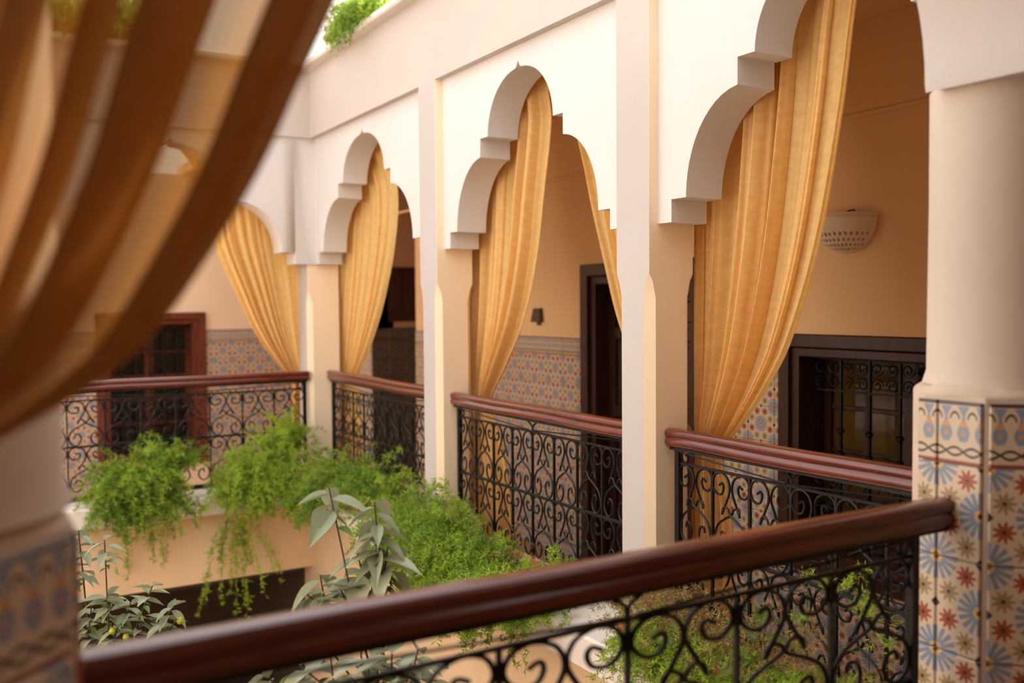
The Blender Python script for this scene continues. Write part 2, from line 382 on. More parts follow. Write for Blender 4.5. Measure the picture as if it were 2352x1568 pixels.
f1 = MB(); f1.box(-2.4, AB, -1.4, 1.5, 2.25, 2.37); struct(f1.build('ceiling', M['brownwall']), 'brown ceiling of the near gallery', 'ceiling')
# right gallery back wall, with openings for door and window
DY0, DY1, DZ = 5.02, 6.53, .32            # door
WY0, WY1, WZ0, WZ1 = 2.75, 4.316, -1.70, -.205   # window
gr = sroot('wall_gallery_right', 'cream gallery wall with a tiled dado behind the right-hand arcade', 'wall')
mb = MB()
mb.box(X2, X2 + .3, -1.4, WY0, ZF, ZC); mb.box(X2, X2 + .3, WY0, WY1, ZF, WZ0); mb.box(X2, X2 + .3, WY0, WY1, WZ1, ZC)
mb.box(X2, X2 + .3, WY1, DY0, ZF, ZC); mb.box(X2, X2 + .3, DY0, DY1, DZ, ZC); mb.box(X2, X2 + .3, DY1, 9.87, ZF, ZC); mb.box(X2, X2 + .3, 11.2, 12.1, ZF, ZC)
mb.build('plaster', M['cream'], gr)
TS = .234
tile_wall(gr, (X2, Y2), (0, -1), (-1, 0), Y2 - 11.2, -.30, ZF, TS)
tile_wall(gr, (X2, 9.87), (0, -1), (-1, 0), 9.87 - DY1, -.30, ZF, TS)
tile_wall(gr, (X2, DY0), (0, -1), (-1, 0), DY0 - WY1, -.30, ZF, TS, .2)
tile_wall(gr, (X2, WY1), (0, -1), (-1, 0), WY1 - 2.2, WZ0 - .02 + 0.0, ZF, TS, base=False)
mb = MB(); mb.box(X2 - .02, X2, -1.0, 15.0, 1.07, 1.10, .005); struct(mb.build('trim_1', M['cream'], None), 'thin plaster picture rail high on the right gallery wall', 'trim')
# far gallery back wall
BX0, BX1, BZ0, BZ1 = 1.46, 2.735, -1.95, -.078
gb = sroot('wall_gallery_back', 'cream gallery wall with a tiled dado behind the far arcade', 'wall')
mb = MB()
mb.box(-2.4, BX0, Y2, Y2 + .3, ZF, ZC); mb.box(4.05, X2, Y2, Y2 + .3, ZF, .45); mb.box(BX0, BX1, Y2, Y2 + .3, ZF, BZ0); mb.box(BX0, BX1, Y2, Y2 + .3, BZ1, ZC); mb.box(BX1, 4.05, Y2, Y2 + .3, ZF, ZC)
mb.box(4.05, X2, Y2, Y2 + .3, .45, ZC)
mb.build('plaster', M['litwall'], gb)
tile_wall(gb, (.30, Y2), (1, 0), (0, -1), BX0 - .30, -.30, ZF, TS, .3)
tile_wall(gb, (BX1, Y2), (1, 0), (0, -1), 4.05 - BX1, -.30, ZF, TS, .6)
# dim passage beyond the corner of the two galleries
gp = sroot('wall_passage', 'dim passage wall with a dark tiled dado seen through the farthest bay', 'wall')
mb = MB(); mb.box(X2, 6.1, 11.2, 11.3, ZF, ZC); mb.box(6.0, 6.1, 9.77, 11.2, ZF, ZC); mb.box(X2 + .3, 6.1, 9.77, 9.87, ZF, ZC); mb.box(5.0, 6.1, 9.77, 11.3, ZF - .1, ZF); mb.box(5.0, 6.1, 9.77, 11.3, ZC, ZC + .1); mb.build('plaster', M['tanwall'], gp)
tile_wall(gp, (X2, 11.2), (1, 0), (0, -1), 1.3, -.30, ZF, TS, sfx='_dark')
# near gallery enclosure, left courtyard side
mb = MB(); mb.box(-2.5, -2.4, -1.4, 15.1, ZG, 2.1); struct(mb.build('wall_left', M['frieze']), 'plain plaster wall closing the left side of the courtyard', 'wall')
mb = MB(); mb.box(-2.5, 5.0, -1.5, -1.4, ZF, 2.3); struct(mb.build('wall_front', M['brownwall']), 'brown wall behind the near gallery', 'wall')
# near arch: tall lobed arch on the near side
NPROF = [(1.23, .64), (1.225, .66)] + lobe(1.225, .66, .80, 1.25) + [(.80, 1.38), (.68, 1.38)] + lobe(.68, 1.38, .03, 1.9) + [(.015, 1.92), (0, 1.97)]
wn = sroot('wall_near', 'white plaster lobed arch of the near gallery resting on two round columns', 'wall')
mb = MB(); arch(mb, 1.375, 1.23, 1.52, 1.86, 'x', 2.35, NPROF); ob = mb.build('spandrel', M['white'], wn, True, 30)
mb = MB(); mb.box(2.603, 3.1, 1.50, 1.86, .645, 2.35, .03); mb.box(-2.4, .145, 1.52, 1.86, .645, 2.35, .02); mb.build('pier', M['white'], wn)
# ground floor
mb = MB(); mb.box(2.72, 3.0, 1.9, 8.3, ZG, ZL - .17); struct(mb.build('wall_right', M['ochre']), 'ochre plaster wall below the planter ledge of the right-hand arcade', 'wall')
mb = MB(); mb.box(-2.4, 2.78, 8.07, 8.4, -2.33, ZL - .17); struct(mb.build('wall_back', M['ochre']), 'ochre plaster fascia below the planter ledge of the far arcade', 'wall')
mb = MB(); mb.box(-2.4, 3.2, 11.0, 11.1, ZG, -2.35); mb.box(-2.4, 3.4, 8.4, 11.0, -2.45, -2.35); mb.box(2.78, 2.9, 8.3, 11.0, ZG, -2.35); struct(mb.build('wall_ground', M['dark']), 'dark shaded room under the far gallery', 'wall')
mb = MB(); mb.box(-2.4, 2.72, 1.78, 1.95, -2.6, ZF); mb.box(-2.4, 2.8, -1.4, 1.9, ZG, -2.5); struct(mb.build('wall_front', M['ochre']), 'ochre fascia below the near gallery', 'wall')
mb = MB(); mb.box(-2.4, 3.4, -1.4, 11.1, ZG - .1, ZG); struct(mb.build('ground', M['ground']), 'stone courtyard floor far below', 'ground')
# planter ledges
mb = MB(); mb.box(2.54, 3.09, 1.95, 8.30, ZL - .17, ZL, .012); struct(mb.build('trim_2', M['ledge']), 'pale plaster planter ledge along the right-hand arcade', 'ledge')
mb = MB(); mb.box(-2.4, 2.56, 7.96, 8.55, ZL - .17, ZL, .012); struct(mb.build('trim_3', M['ledge']), 'pale plaster planter ledge along the far arcade', 'ledge')
mb = MB(); mb.box(-2.4, 2.6, 1.68, 1.93, ZF, ZL, .012); struct(mb.build('trim_4', M['ledge']), 'low plaster kerb under the nearest railing', 'ledge')
mb = MB(); mb.box(3.0, 3.09, 1.95, 8.3, ZF, ZL - .17); mb.box(-2.4, 2.8, 8.42, 8.55, ZF, ZL - .17); struct(mb.build('trim_5', M['ledge']), 'inner face of the parapet kerb behind the planter ledges', 'ledge')

# near columns: octagonal tiled base, sloping shoulder, round shaft
def octo(x0, x1, y0, y1, c, d=0):
    x0 += d; x1 -= d; y0 += d; y1 -= d
    return [(x0+c,y0),(x1-c,y0),(x1,y0+c),(x1,y1-c),(x1-c,y1),(x0+c,y1),(x0,y1-c),(x0,y0+c)]
def round_column(label, x0, x1, y0, y1, cx, cy, r, zt, faces, rs):
    root = sroot('column', label, 'column', (0,0,0)); c = .15
    mb = MB(); rings = [[(x, y, z) for x, y in octo(x0,x1,y0,y1,c,d)] for z, d in ((ZF,.0),(zt,.0),(zt+.012,.004),(zt+.055,.05),(zt+.06,.08))]
    mb.loft(rings); mb.build('base', M['grout'], root, True, 40)
    mb = MB(); mb.lathe([(r+.012, zt+.03), (r, zt+.07), (r*.985, .3), (r*.99, .66)], 40, c=(cx, cy, 0)); mb.build('shaft', M['shaft'], root, True, 50)
    for (o, au, nrm, w, uo) in faces: tile_wall(root, o, au, nrm, w, zt - .008, ZF, rs, uo, base=False)
    return root
q = math.sqrt(.5)
round_column('round plaster column on a patterned tile base at the right of the nearest railing', 2.60, 3.10, 1.50, 2.0, 2.862, 1.76, .222, -.295,
    [((2.60, 1.652), (0, 1), (-1, 0), .215, .5), ((2.60+.008*q, 1.65-.008*q), (q, -q), (-q, -q), .20, 0.0), ((2.752, 1.50), (1, 0), (0, -1), .2, 0)], .29)
round_column('round plaster column on a shaded tile base behind the sheer near curtain', -.343, .157, 1.50, 2.0, -.09, 1.76, .248, -.355,
    [((.157-.012*q, 1.65-.012*q), (-q, -q), (q, -q), .19, 0.0), ((.157, 1.86), (0, -1), (1, 0), .2, 0), ((.005, 1.50), (-1, 0), (0, -1), .2, 0)], .29)

# ------------------------------------------------------------------ window, door and grilles
def scroll_path(n=34, turns=1.35, r0=.008, r1=.05, c=(0,0), a0=0.0, cw=1):
    return [(c[0] + (r0+(r1-r0)*(i/n)**.8) * math.cos(a0 + cw*2*PI*turns*i/n), c[1] + (r0+(r1-r0)*(i/n)**.8) * math.sin(a0 + cw*2*PI*turns*i/n)) for i in range(n+1)]
SCR = MB(); SCR.tube([(x, 0, z) for x, z in scroll_path(26, 1.5, .008, .055)], .0055, 5)
SCR_ME = SCR.mesh('scroll', M['iron'], True)
def bar_me(name, w, d, h): mb = MB(); mb.box(-w/2, w/2, -d/2, d/2, 0, h); return mb.mesh(name, M['iron'])

def window(label, loc, rz, width, z0, z1, wood, name, ncase, bars_n, scroll_rows, pm='pane'):
    """local frame: X along the wall from the left jamb, Y into the wall"""
    root = sroot(name, label, 'window', loc, rz); fw = .085; D = .26; H = z1 - z0
    def fr(nm, x0, x1, za, zb, y0, y1, m=wood, c=.008): mb = MB(); mb.box(x0, x1, y0, y1, za, zb, c); return mb.build(nm, m, root)
    for nm, x0, x1, za, zb in (('frame_jamb', 0, fw, z0, z1), ('frame_jamb', width-fw, width, z0, z1), ('frame_head', fw, width-fw, z1-fw, z1), ('frame_sill', fw, width-fw, z0, z0+fw)):
        fr(nm, x0, x1, za, zb, -.03, .05)
    for nm, x0, x1, za, zb in (('reveal', fw, fw+.06, z0+fw, z1-fw), ('reveal', width-fw-.06, width-fw, z0+fw, z1-fw), ('reveal', fw+.06, width-fw-.06, z1-fw-.06, z1-fw), ('reveal', fw+.06, width-fw-.06, z0+fw, z0+fw+.06)):
        fr(nm, x0, x1, za, zb, .0, D)
    xi0, xi1, zi0, zi1 = fw+.06, width-fw-.06, z0+fw+.06, z1-fw-.06
    # casements with panes set back behind the grille
    cw = (xi1 - xi0) / ncase
    for k in range(ncase):
        a, b = xi0 + k*cw, xi0 + (k+1)*cw
        for nm, x0, x1, za, zb in (('stile', a, a+.05, zi0, zi1), ('stile', b-.05, b, zi0, zi1), ('casement_rail', a+.05, b-.05, zi1-.05, zi1), ('casement_rail', a+.05, b-.05, zi0, zi0+.05)):
            fr(nm, x0, x1, za, zb, D-.02, D+.03, wood, .005)
        n = max(2, round((zi1 - zi0) / .33)); ph = (zi1 - zi0 - .1) / n
        for i in range(n):
            if i: fr('glazing_bar', a+.05, b-.05, zi0+.05+i*ph-.014, zi0+.05+i*ph+.014, D-.01, D+.02, wood, .004)
            fr('pane', a+.05, b-.05, zi0+.05+i*ph+(.014 if i else 0), zi0+.05+(i+1)*ph-(.014 if i < n-1 else 0), D+.008, D+.014, M[pm], 0)
        if cw > .5: fr('glazing_bar', (a+b)/2-.012, (a+b)/2+.012, zi0+.05, zi1-.05, D-.012, D+.02, wood, .004)
    # iron grille
    yg = .14; bw = (xi1 - xi0) / bars_n; vb = MB()
    me = bar_me('grille_bar', .018, .018, zi1 - zi0); cme = MB().lathe([(.010,-.02),(.024,-.008),(.024,.008),(.010,.02)], 8).mesh('collar', M['iron'], True)
    for k in range(1, bars_n):
        g = link('grille_bar', me, root, (xi0 + k*bw, yg, zi0))
        for fz in (.28, .5, .62): link('collar', cme, g, (0, 0, (zi1-zi0)*fz))
    for zz in [r[0] for r in scroll_rows] + [scroll_rows[0][1]]:
        fr('grille_rail', xi0, xi1, zz-.006, zz+.006, yg-.012, yg+.012, M['iron'], 0)
    for za, zb in scroll_rows:
        nv = max(1, round((zb - za) / .125)); rh = (zb - za) / nv
        for k in range(bars_n * 2):
            for j in range(nv):
                sgn = 1 if (k + j) % 2 else -1; f = min(bw / 2, rh) / .125
                link('grille_scroll', SCR_ME, root, (xi0 + (k+.5)*bw/2, yg, za + (j+.5)*rh), (0, PI*(j % 2), 0), (sgn*f, 1, f))
    return root
window('low dark wooden window with an iron grille behind the nearest right-hand bay', (X2, WY1, 0), -PI/2, WY1-WY0, WZ0, WZ1, M['darkwood'], 'window_1', 2, 6,
       [(-.56, -.36), (-1.47, -.93)])
window('tall reddish wooden window with a scrolled iron grille behind the far arcade', (BX0, Y2, 0), 0, BX1-BX0, BZ0, BZ1, M['redwood'], 'window_2', 2, 6,
       [(-.60, -.25), (-1.80, -1.1)], 'blackpane')
# panelled door in the right gallery
dr = sroot('door_1', 'dark panelled wooden door in the right gallery behind the middle bay', 'door', (X2, DY1, 0), -PI/2)
dw = DY1 - DY0
def dpart(nm, x0, x1, z0, z1, y0, y1, c=.008): mb = MB(); mb.box(x0, x1, y0, y1, z0, z1, c); return mb.build(nm, M['darkwood'], dr)
for x0, x1, z0, z1 in ((0,.10,ZF,DZ),(dw-.10,dw,ZF,DZ),(.10,dw-.10,DZ-.10,DZ)): dpart('frame', x0, x1, z0, z1, -.035, .06)
for x0, x1, z0, z1 in ((.10,.17,ZF,DZ-.1),(dw-.17,dw-.10,ZF,DZ-.1),(.17,dw-.17,DZ-.17,DZ-.1)): dpart('reveal', x0, x1, z0, z1, .0, .2)
for lx0, lx1 in ((.17, dw/2-.004), (dw/2+.004, dw-.17)):
    dpart('leaf_stile', lx0, lx0+.09, ZF, DZ-.17, .14, .19); dpart('leaf_stile', lx1-.09, lx1, ZF, DZ-.17, .14, .19)
    zs = [ZF, ZF+.15, -1.45, -1.37, -.95, -.85, -.30, -.20, DZ-.27, DZ-.17]
    for i in range(0, 10, 2): dpart('leaf_rail', lx0+.09, lx1-.09, zs[i], zs[i+1], .14, .19)
    for i in range(1, 9, 2): dpart('panel', lx0+.09, lx1-.09, zs[i], zs[i+1], .165, .185, .0); dpart('panel', lx0+.13, lx1-.13, zs[i]+.04, zs[i+1]-.04, .15, .17, .012)
mb = MB(); mb.tube([(dw/2-.05,.13,-.98),(dw/2-.05,.08,-.98),(dw/2-.05,.08,-1.14),(dw/2-.05,.13,-1.14)], .012, 8); mb.build('handle', M['bronze'], dr, True)
# small dark shutter in the passage
sh = thing('shutter', 'grey-brown wooden shutter on the dim passage wall seen through the farthest bay', 'shutter', (4.83, 11.2, 0))
mb = MB(); mb.box(0, .37, -.03, 0, -.22, .48, .01); mb.build('frame', M['darkwood'], sh)
for i in range(2):
    mb = MB(); mb.box(.03+.165*i, .175+.165*i, -.045, -.03, -.17, .43, .01); mb.build('panel', M['darkwood'], sh)

# ------------------------------------------------------------------ railings
RAILP = [(-.022,0),(.022,0),(.030,.006),(.030,.012),(.0375,.016),(.0395,.026),(.0375,.036),(.031,.041),(.029,.046),(.033,.050),(.0385,.056),(.0395,.066),(.0375,.076),(.031,.083),(.018,.087),(0,.088)]
RAILP = RAILP + [(-x, z) for x, z in RAILP[-2:1:-1]]
HT = .975   # handrail top above the ledge
def cat(pts, n=6):
    P = [Vector((p[0], 0, p[1])) for p in pts]; out = []
    for i in range(len(P) - 1):
        a, b, c, d = P[max(i-1,0)], P[i], P[i+1], P[min(i+2,len(P)-1)]
        for k in range(n):
            t = k / n; out.append(.5 * ((2*b) + (c-a)*t + (2*a-5*b+4*c-d)*t*t + (3*b-a-3*c+d)*t**3))
    out.append(P[-1]); return out
LYRE = [(.070,-.062),(.050,-.050),(.041,-.068),(.052,-.096),(.079,-.103),(.104,-.082),(.111,-.050),(.095,-.016),(.060,-.004),(.024,-.019),(.008,-.045),(.004,-.070),(.008,-.095),(.024,-.130),(.053,-.190)]
HEART = [(.050,-.184),(.046,-.165),(.032,-.154),(.013,-.163),(0,-.186),(-.045,-.213),(-.085,-.243),(-.105,-.29),(-.100,-.335),(-.074,-.366),(-.045,-.355),(-.030,-.318),(-.040,-.280),(-.062,-.272),(-.070,-.298)]
def flatrod(path, nm):
    mb = MB(); mb.tube(cat(path, 5), .0058, 5); return mb.mesh(nm, M['iron'], True)
LY_ME, HE_ME = flatrod(LYRE, 'scroll'), flatrod(HEART, 'scroll')
CURL_ME = flatrod([(.012,.0),(.010,-.03),(.020,-.052),(.040,-.055),(.052,-.036),(.045,-.018),(.034,-.022)], 'curl')
HORN_ME = flatrod([(0,-.115),(.006,-.085),(.022,-.070),(.042,-.062),(.050,-.044),(.040,-.030),(.030,-.038)], 'curl')
def railing(label, x, y, rz, L, zt, cells, seed=0, base=ZL, ins=.06):
    """local X runs along the rail, local -Y is the courtyard side; zt = top of handrail"""
    root = thing('railing', label, 'railing', (x, y, base), rz, 'wrought iron railings of the galleries')
    H = zt - base; rng = random.Random(seed)
    mb = MB(); rings = []
    N = 14
    for i in range(N + 1):
        s = i / N; wob = .0035 * math.sin(5.2*s*L + seed) * (0 < i < N)
        rings.append([(s * L, yy, H - .088 + zz + wob * (.4 if zz > .05 else 1)) for yy, zz in RAILP])
    mb.loft(rings); mb.build('handrail', M['rail'], root, True, 50)
    mb = MB(); mb.box(0.01, L-.01, -.02, .02, H-.10, H-.084); mb.build('rail_strap', M['iron'], root)
    ht, hm, hb = H - .160, H - .537, .02
    for nm, z, r in (('top_bar', ht, .006), ('middle_bar', hm, .008), ('bottom_bar', hb, .016)):
        mb = MB(); mb.box(ins, L-ins, -r, r, z-r, z+r, .002); mb.build(nm, M['iron'], root)
    pm = bar_me('post', .028, .028, H - .09)
    for px in (ins, L - ins): link('post', pm, root, (px, 0, 0))
    w = (L - 2*ins) / cells; bm_ = bar_me('baluster', .011, .014, ht); k = w / .235
    for i in range(cells + 1):
        if 0 < i < cells: link('baluster', bm_, root, (ins + i*w, 0, 0))
    for i in range(cells):
        cx = ins + (i + .5) * w
        for z, f in ((ht, 1.0), (hm, min(1.0, (hm - .02) / .38))):
            for sg in (1, -1):
                link('scroll', LY_ME, root, (cx, .004*sg, z), None, (sg*k, 1, f)); link('scroll', HE_ME, root, (cx, .004*sg, z), None, (sg*k, 1, f))
    for px, sg in ((ins+.014, 1), (L - ins-.014, -1)): link('curl', CURL_ME, root, (px, 0, ht+.062), None, (sg, 1, 1))
    for sg in (1, -1): link('curl', HORN_ME, root, (L/2, 0, ht+.115), None, (sg, 1, 1))
    mb = MB(); mb.tube([(ins+.02, -.012, H-.105), (L*.5-.02, -.012, ht+.01)], .004, 5); mb.build('brace', M['iron'], root)
    mb = MB(); mb.tube([(L-ins-.02, -.012, H-.105), (L*.5+.02, -.012, ht+.01)], .004, 5); mb.build('brace', M['iron'], root)
    return root
railing('railing with red-brown handrail in the right-hand bay nearest the camera', 2.945, 3.458, -PI/2, 1.50, -.60, 6, 1, ins=.055)
railing('railing with red-brown handrail in the middle right-hand bay between two square pillars', 2.945, 5.70, -PI/2, 1.98, -.60, 8, 2)
railing('railing with red-brown handrail in the farthest right-hand bay beside the corner pillar', 3.0, 8.30, -PI/2, 2.33, -.60, 9, 3)
railing('railing with red-brown handrail in front of the far reddish window', .46, 8.33, 0, 2.33, -.60, 8, 4, ins=.035)
railing('nearest railing with a thick glossy handrail crossing in front of the camera', .155, 1.775, 0, 2.44, -.60, 6, 5, ins=.15)

# ------------------------------------------------------------------ curtains
def interp(rows, z, k):
    # rows sorted from top to bottom: (z, a, b, amp); smooth interpolation
    for i in range(len(rows) - 1):
        if rows[i][0] >= z >= rows[i+1][0]:
            p0 = rows[max(i-1,0)]; p1 = rows[i]; p2 = rows[i+1]; p3 = rows[min(i+2,len(rows)-1)]
            t = (p1[0] - z) / max(1e-9, p1[0] - p2[0])
            d = p2[0] - p1[0]
            m1 = (p2[k]-p0[k]) / (p2[0]-p0[0]) * d if p2[0] != p0[0] else 0
            m2 = (p3[k]-p1[k]) / (p3[0]-p1[0]) * d if p3[0] != p1[0] else 0
            return (2*t**3-3*t*t+1)*p1[k] + (t**3-2*t*t+t)*m1 + (-2*t**3+3*t*t)*p2[k] + (t**3-t*t)*m2
    return rows[-1][k] if z < rows[-1][0] else rows[0][k]
def curtain(label, pos, rows, folds, m, seed, nz=90, nu=220, over=0.0, group=None, rope=None, warp=1.0, thin=None, path=None):
    """pos(t, d, z) maps along-wall coordinate and depth to a point; rows = (z, fixed edge, free edge, fold depth)"""
    rng = random.Random(seed); ph = [rng.uniform(0, 2*PI) for _ in range(8)]
    z0, z1 = rows[0][0], rows[-1][0]; vs = []
    for i in range(nz + 1):
        z = z0 + (z1 - z0) * i / nz
        a, b, am = interp(rows, z, 1), interp(rows, z, 2), interp(rows, z, 3)
        drift = .25 * (z0 - z) / (z0 - z1)
        for j in range(nu + 1):
            u = j / nu
            uw = u + warp * (.035 * math.sin(2*PI*1.3*u + ph[0]) + .022 * math.sin(2*PI*2.7*u + ph[1]) + .012 * math.sin(2*PI*5.1*u + ph[2]))
            th = 2*PI*folds*uw + ph[3]
            prof = math.sin(th) + .30 * math.sin(2*th + ph[4] + drift*3) + .16 * math.sin(3.3*th + ph[5] + drift*7) + .10 * math.sin(7.7*th + ph[6] + 9*drift)
            ov = over if thin is None else over * (1 - .9 * math.exp(-((u - thin) / .045) ** 2))
            tt = u + ov * math.cos(th + .5) / folds
            if tt > 1: tt = 2 - tt
            if tt < 0: tt = -tt
            amp = 1.25 * am * (.75 + .35 * math.sin(2*PI*.9*u + ph[7]))
            if path:
                q = u * (len(path) - 1); k = min(int(q), len(path) - 2); q -= k; e = q*q*(3-2*q)
                wd = lambda i: path[i][0] + (.035 * drift * 4 if (i % 2 == 1 and i > 1) else 0)
                tt = wd(k) + (wd(k+1) - wd(k)) * (q*.55 + e*.45) + .004 * math.sin(th * 2.1 + 3 * drift)
                dd = path[k][1] + (path[k+1][1] - path[k][1]) * e
                vs.append(pos(a + (b - a) * tt, am * (dd + .18 * prof), z)); continue
            vs.append(pos(a + (b - a) * tt, amp * prof, z))
    fs = [(i*(nu+1)+j, i*(nu+1)+j+1, (i+1)*(nu+1)+j+1, (i+1)*(nu+1)+j) for i in range(nz) for j in range(nu)]
    me = bpy.data.meshes.new('curtain'); me.from_pydata(vs, [], fs); me.materials.append(m)
    me.polygons.foreach_set('use_smooth', [True]*len(me.polygons))
    root = thing('curtain', label, 'curtain', (0,0,0), 0, 'gold curtains of the arcades'); link('cloth', me, root)
    if rope:
        for pts in rope:
            mb = MB(); mb.tube(pts, .007, 6); mb.build('tieback', M['rope'], root, True)
    return root
XC = 3.17
posA = lambda t, d, z: (XC - d, t, z)
def loopA(y0, y1, z, hook):
    ring = [(XC + .075*math.sin(a), (y0+y1)/2 + (y1-y0)/2*1.06*math.cos(a), z + .01*math.sin(a)) for a in [2*PI*i/24 for i in range(25)]]
    off = [(XC - .055, y1 + .02, z + .0)] 
    return [ring, [hook, ((hook[0]+XC-.07)/2, (hook[1]+y1)/2, (hook[2]+z)/2 - .004), (XC - .06, (y0+y1)/2, z + .004)], [(hook[0]+.012, hook[1], hook[2]-.03), ((hook[0]+XC-.05)/2, (hook[1]+y1)/2, (hook[2]+z)/2 - .03), (XC - .05, (y0+y1)/2, z - .012)]]
c3 = [(1.55,3.58,2.50,.030),(1.20,3.58,2.57,.035),(.78,3.57,2.635,.038),(.24,3.56,2.755,.040),(-.19,3.55,2.92,.040),(-.42,3.54,3.075,.036),(-.60,3.535,3.235,.030),(-.70,3.52,3.335,.024),(-.78,3.525,3.345,.026),(-.95,3.54,3.30,.034),(-1.3,3.55,3.265,.036),(-2.12,3.55,3.26,.036)]
curtain('gold silk curtain tied back in the right-hand bay nearest the camera', posA, c3, 6.5, M['cloth'], 3, 130, 340, .30, warp=1.35, 
        rope=loopA(3.35, 3.52, -.70, (3.085, 3.545, -.46)))
c2 = [(1.55,5.88,4.80,.03),(1.35,5.86,4.89,.03),(1.13,5.86,4.865,.034),(.72,5.86,4.945,.036),(.26,5.85,5.05,.038),(-.12,5.85,5.215,.038),(-.42,5.85,5.445,.034),(-.60,5.84,5.60,.028),(-.69,5.80,5.64,.022),(-.78,5.81,5.60,.024),(-.95,5.83,5.51,.030),(-1.3,5.84,5.40,.034),(-2.12,5.82,5.38,.034)]
curtain('gold silk curtain tied back in the middle right-hand bay', posA, c2, 6, M['cloth'], 5, 110, 280, .30, warp=1.3,
        rope=loopA(5.64, 5.80, -.69, (3.085, 5.84, -.48)))
c1 = [(1.55,8.60,7.40,.03),(1.33,8.60,7.42,.03),(.96,8.60,7.15,.034),(.50,8.59,7.22,.036),(.03,8.59,7.47,.038),(-.35,8.58,7.775,.036),(-.60,8.56,8.04,.028),(-.70,8.52,8.13,.022),(-.80,8.52,8.09,.024),(-1.0,8.53,8.02,.032),(-1.4,8.52,7.95,.034),(-2.12,8.52,7.95,.034)]
curtain('gold silk curtain tied back in the farthest right-hand bay', posA, c1, 7, M['cloth'], 8, 90, 240, .24)
c2r = [(1.55,3.60,4.75,.03),(.80,3.60,4.45,.034),(.55,3.61,4.37,.034),(.23,3.62,4.25,.034),(-.07,3.63,4.13,.034),(-.40,3.65,3.95,.03),(-.66,3.68,3.82,.022),(-.80,3.66,3.84,.024),(-1.2,3.64,3.95,.03),(-2.12,3.64,3.95,.03)]
curtain('gold silk curtain mostly hidden behind the pillar on the near side of the middle bay', posA, c2r, 6, M['cloth'], 11, 70, 140, .1)
c1r = [(1.55,5.85,7.0,.03),(.80,5.85,6.95,.034),(.53,5.86,6.84,.034),(.30,5.87,6.70,.034),(-.1,5.88,6.45,.034),(-.40,5.9,6.22,.03),(-.66,5.93,6.07,.022),(-.80,5.91,6.09,.024),(-1.2,5.9,6.2,.03),(-2.12,5.9,6.2,.03)]
curtain('gold silk curtain mostly hidden behind the pillar on the near side of the farthest bay', posA, c1r, 6, M['cloth'], 13, 70, 140, .1)
posB = lambda t, d, z: (t, 8.64 + d, z)
cb = [(1.55,2.90,1.60,.03),(1.1,2.90,1.95,.034),(.90,2.90,1.96,.036),(.53,2.90,2.035,.038),(.165,2.89,2.19,.038),(-.23,2.88,2.375,.036),(-.56,2.87,2.60,.030),(-.66,2.86,2.70,.022),(-.78,2.86,2.74,.020),(-1.1,2.86,2.72,.024),(-2.12,2.86,2.70,.026)]
curtain('gold silk curtain swept to the corner pillar in the far arcade', posB, cb, 9, M['cloth'], 21, 90, 260, .24)
# sheer near curtain, very close to the camera
posN = lambda t, d, z: (t, 1.36 + d, z)
cn = [(1.9,-1.05,1.10,.060),(1.2,-1.02,.86,.060),(.70,-.96,.62,.058),(.46,-.92,.515,.056),(.33,-.88,.455,.054),(.19,-.82,.39,.052),(.04,-.74,.298,.050),(-.06,-.66,.222,.046),(-.12,-.60,.14,.042),(-.17,-.54,.05,.038),(-.24,-.48,-.10,.032),(-.31,-.44,-.22,.028),(-.40,-.43,-.27,.026),(-.55,-.45,-.25,.03),(-2.1,-.45,-.22,.03)]
curtain('sheer gold curtain hanging close in front of the camera at the left', posN, cn, 11, M['sheer'], 31, 110, 560, .85, warp=1.5,
        path=[(1 - (780 - p) * .31 / 780, d) for p, d in ((700,.6),(780,.2),(585,-.9),(705,.9),(305,-.8),(450,.8),(190,-.5),(235,.5),(15,-.9),(85,.8),(-130,-.9),(-10,.9),(-330,-.9),(-190,.9),(-560,-.9),(-400,.9),(-800,-.9),(-640,.9),(-1100,-.9),(-900,.9),(-1730,0))])

# ------------------------------------------------------------------ wall lamps
lm = thing('wall_lamp', 'white pierced ceramic bowl lamp on the gallery wall above the low window', 'lamp', (X2, 3.79, .29))
mb = MB(); r0 = .205; vs = []; nu, nv = 36, 15
for i in range(nv + 1):
    a = i / nv
    rr = r0 * math.sin(a * PI/2) ** .75; zz = .205 * (1 - math.cos(a * PI/2)) ** .9
    for j in range(nu + 1):
        b = PI * j / nu; vs.append((-rr * math.sin(b) * .95, rr * math.cos(b), zz))
fs = []
for i in range(nv):
    for j in range(nu):
        if 3 <= i <= 10 and 2 < j < nu-3 and (i % 2 == 1) and ((j + (i // 2)) % 2 == 0): continue
        fs.append((i*(nu+1)+j, i*(nu+1)+j+1, (i+1)*(nu+1)+j+1, (i+1)*(nu+1)+j))
me = bpy.data.meshes.new('bowl'); me.from_pydata(vs, [], fs); me.materials.append(M['ceramic']); me.polygons.foreach_set('use_smooth', [True]*len(me.polygons))
bo = link('bowl', me, lm)
so = bo.modifiers.new('thick', 'SOLIDIFY'); so.thickness = .006 * S; so.offset = 1
mb = MB(); mb.tube([(-.20*math.sin(PI*i/20), .212*math.cos(PI*i/20), .212) for i in range(21)], .010, 6); mb.build('rim', M['ceramic'], bo, True)
mb = MB(); mb.tube([(-.05, .07, .222), (-.06, .03, .228), (-.05, -.01, .222), (-.04, -.03, .24), (-.03, -.06, .245), (-.02, -.06, .225), (-.01, -.02, .222)], .005, 5); mb.build('wire', M['iron'], bo, True)
sc_ = thing('sconce', 'small bronze sconce on the gallery wall beside the panelled door', 'sconce', (X2, 7.22, -.17))
mb = MB(); mb.loft([[(0,-.075,0),(-.05,-.075,0),(-.05,.075,0),(0,.075,0)],[(0,-.055,.125),(-.035,-.055,.125),(-.035,.055,.125),(0,.055,.125)]]); mb.build('shade', M['bronze'], sc_)
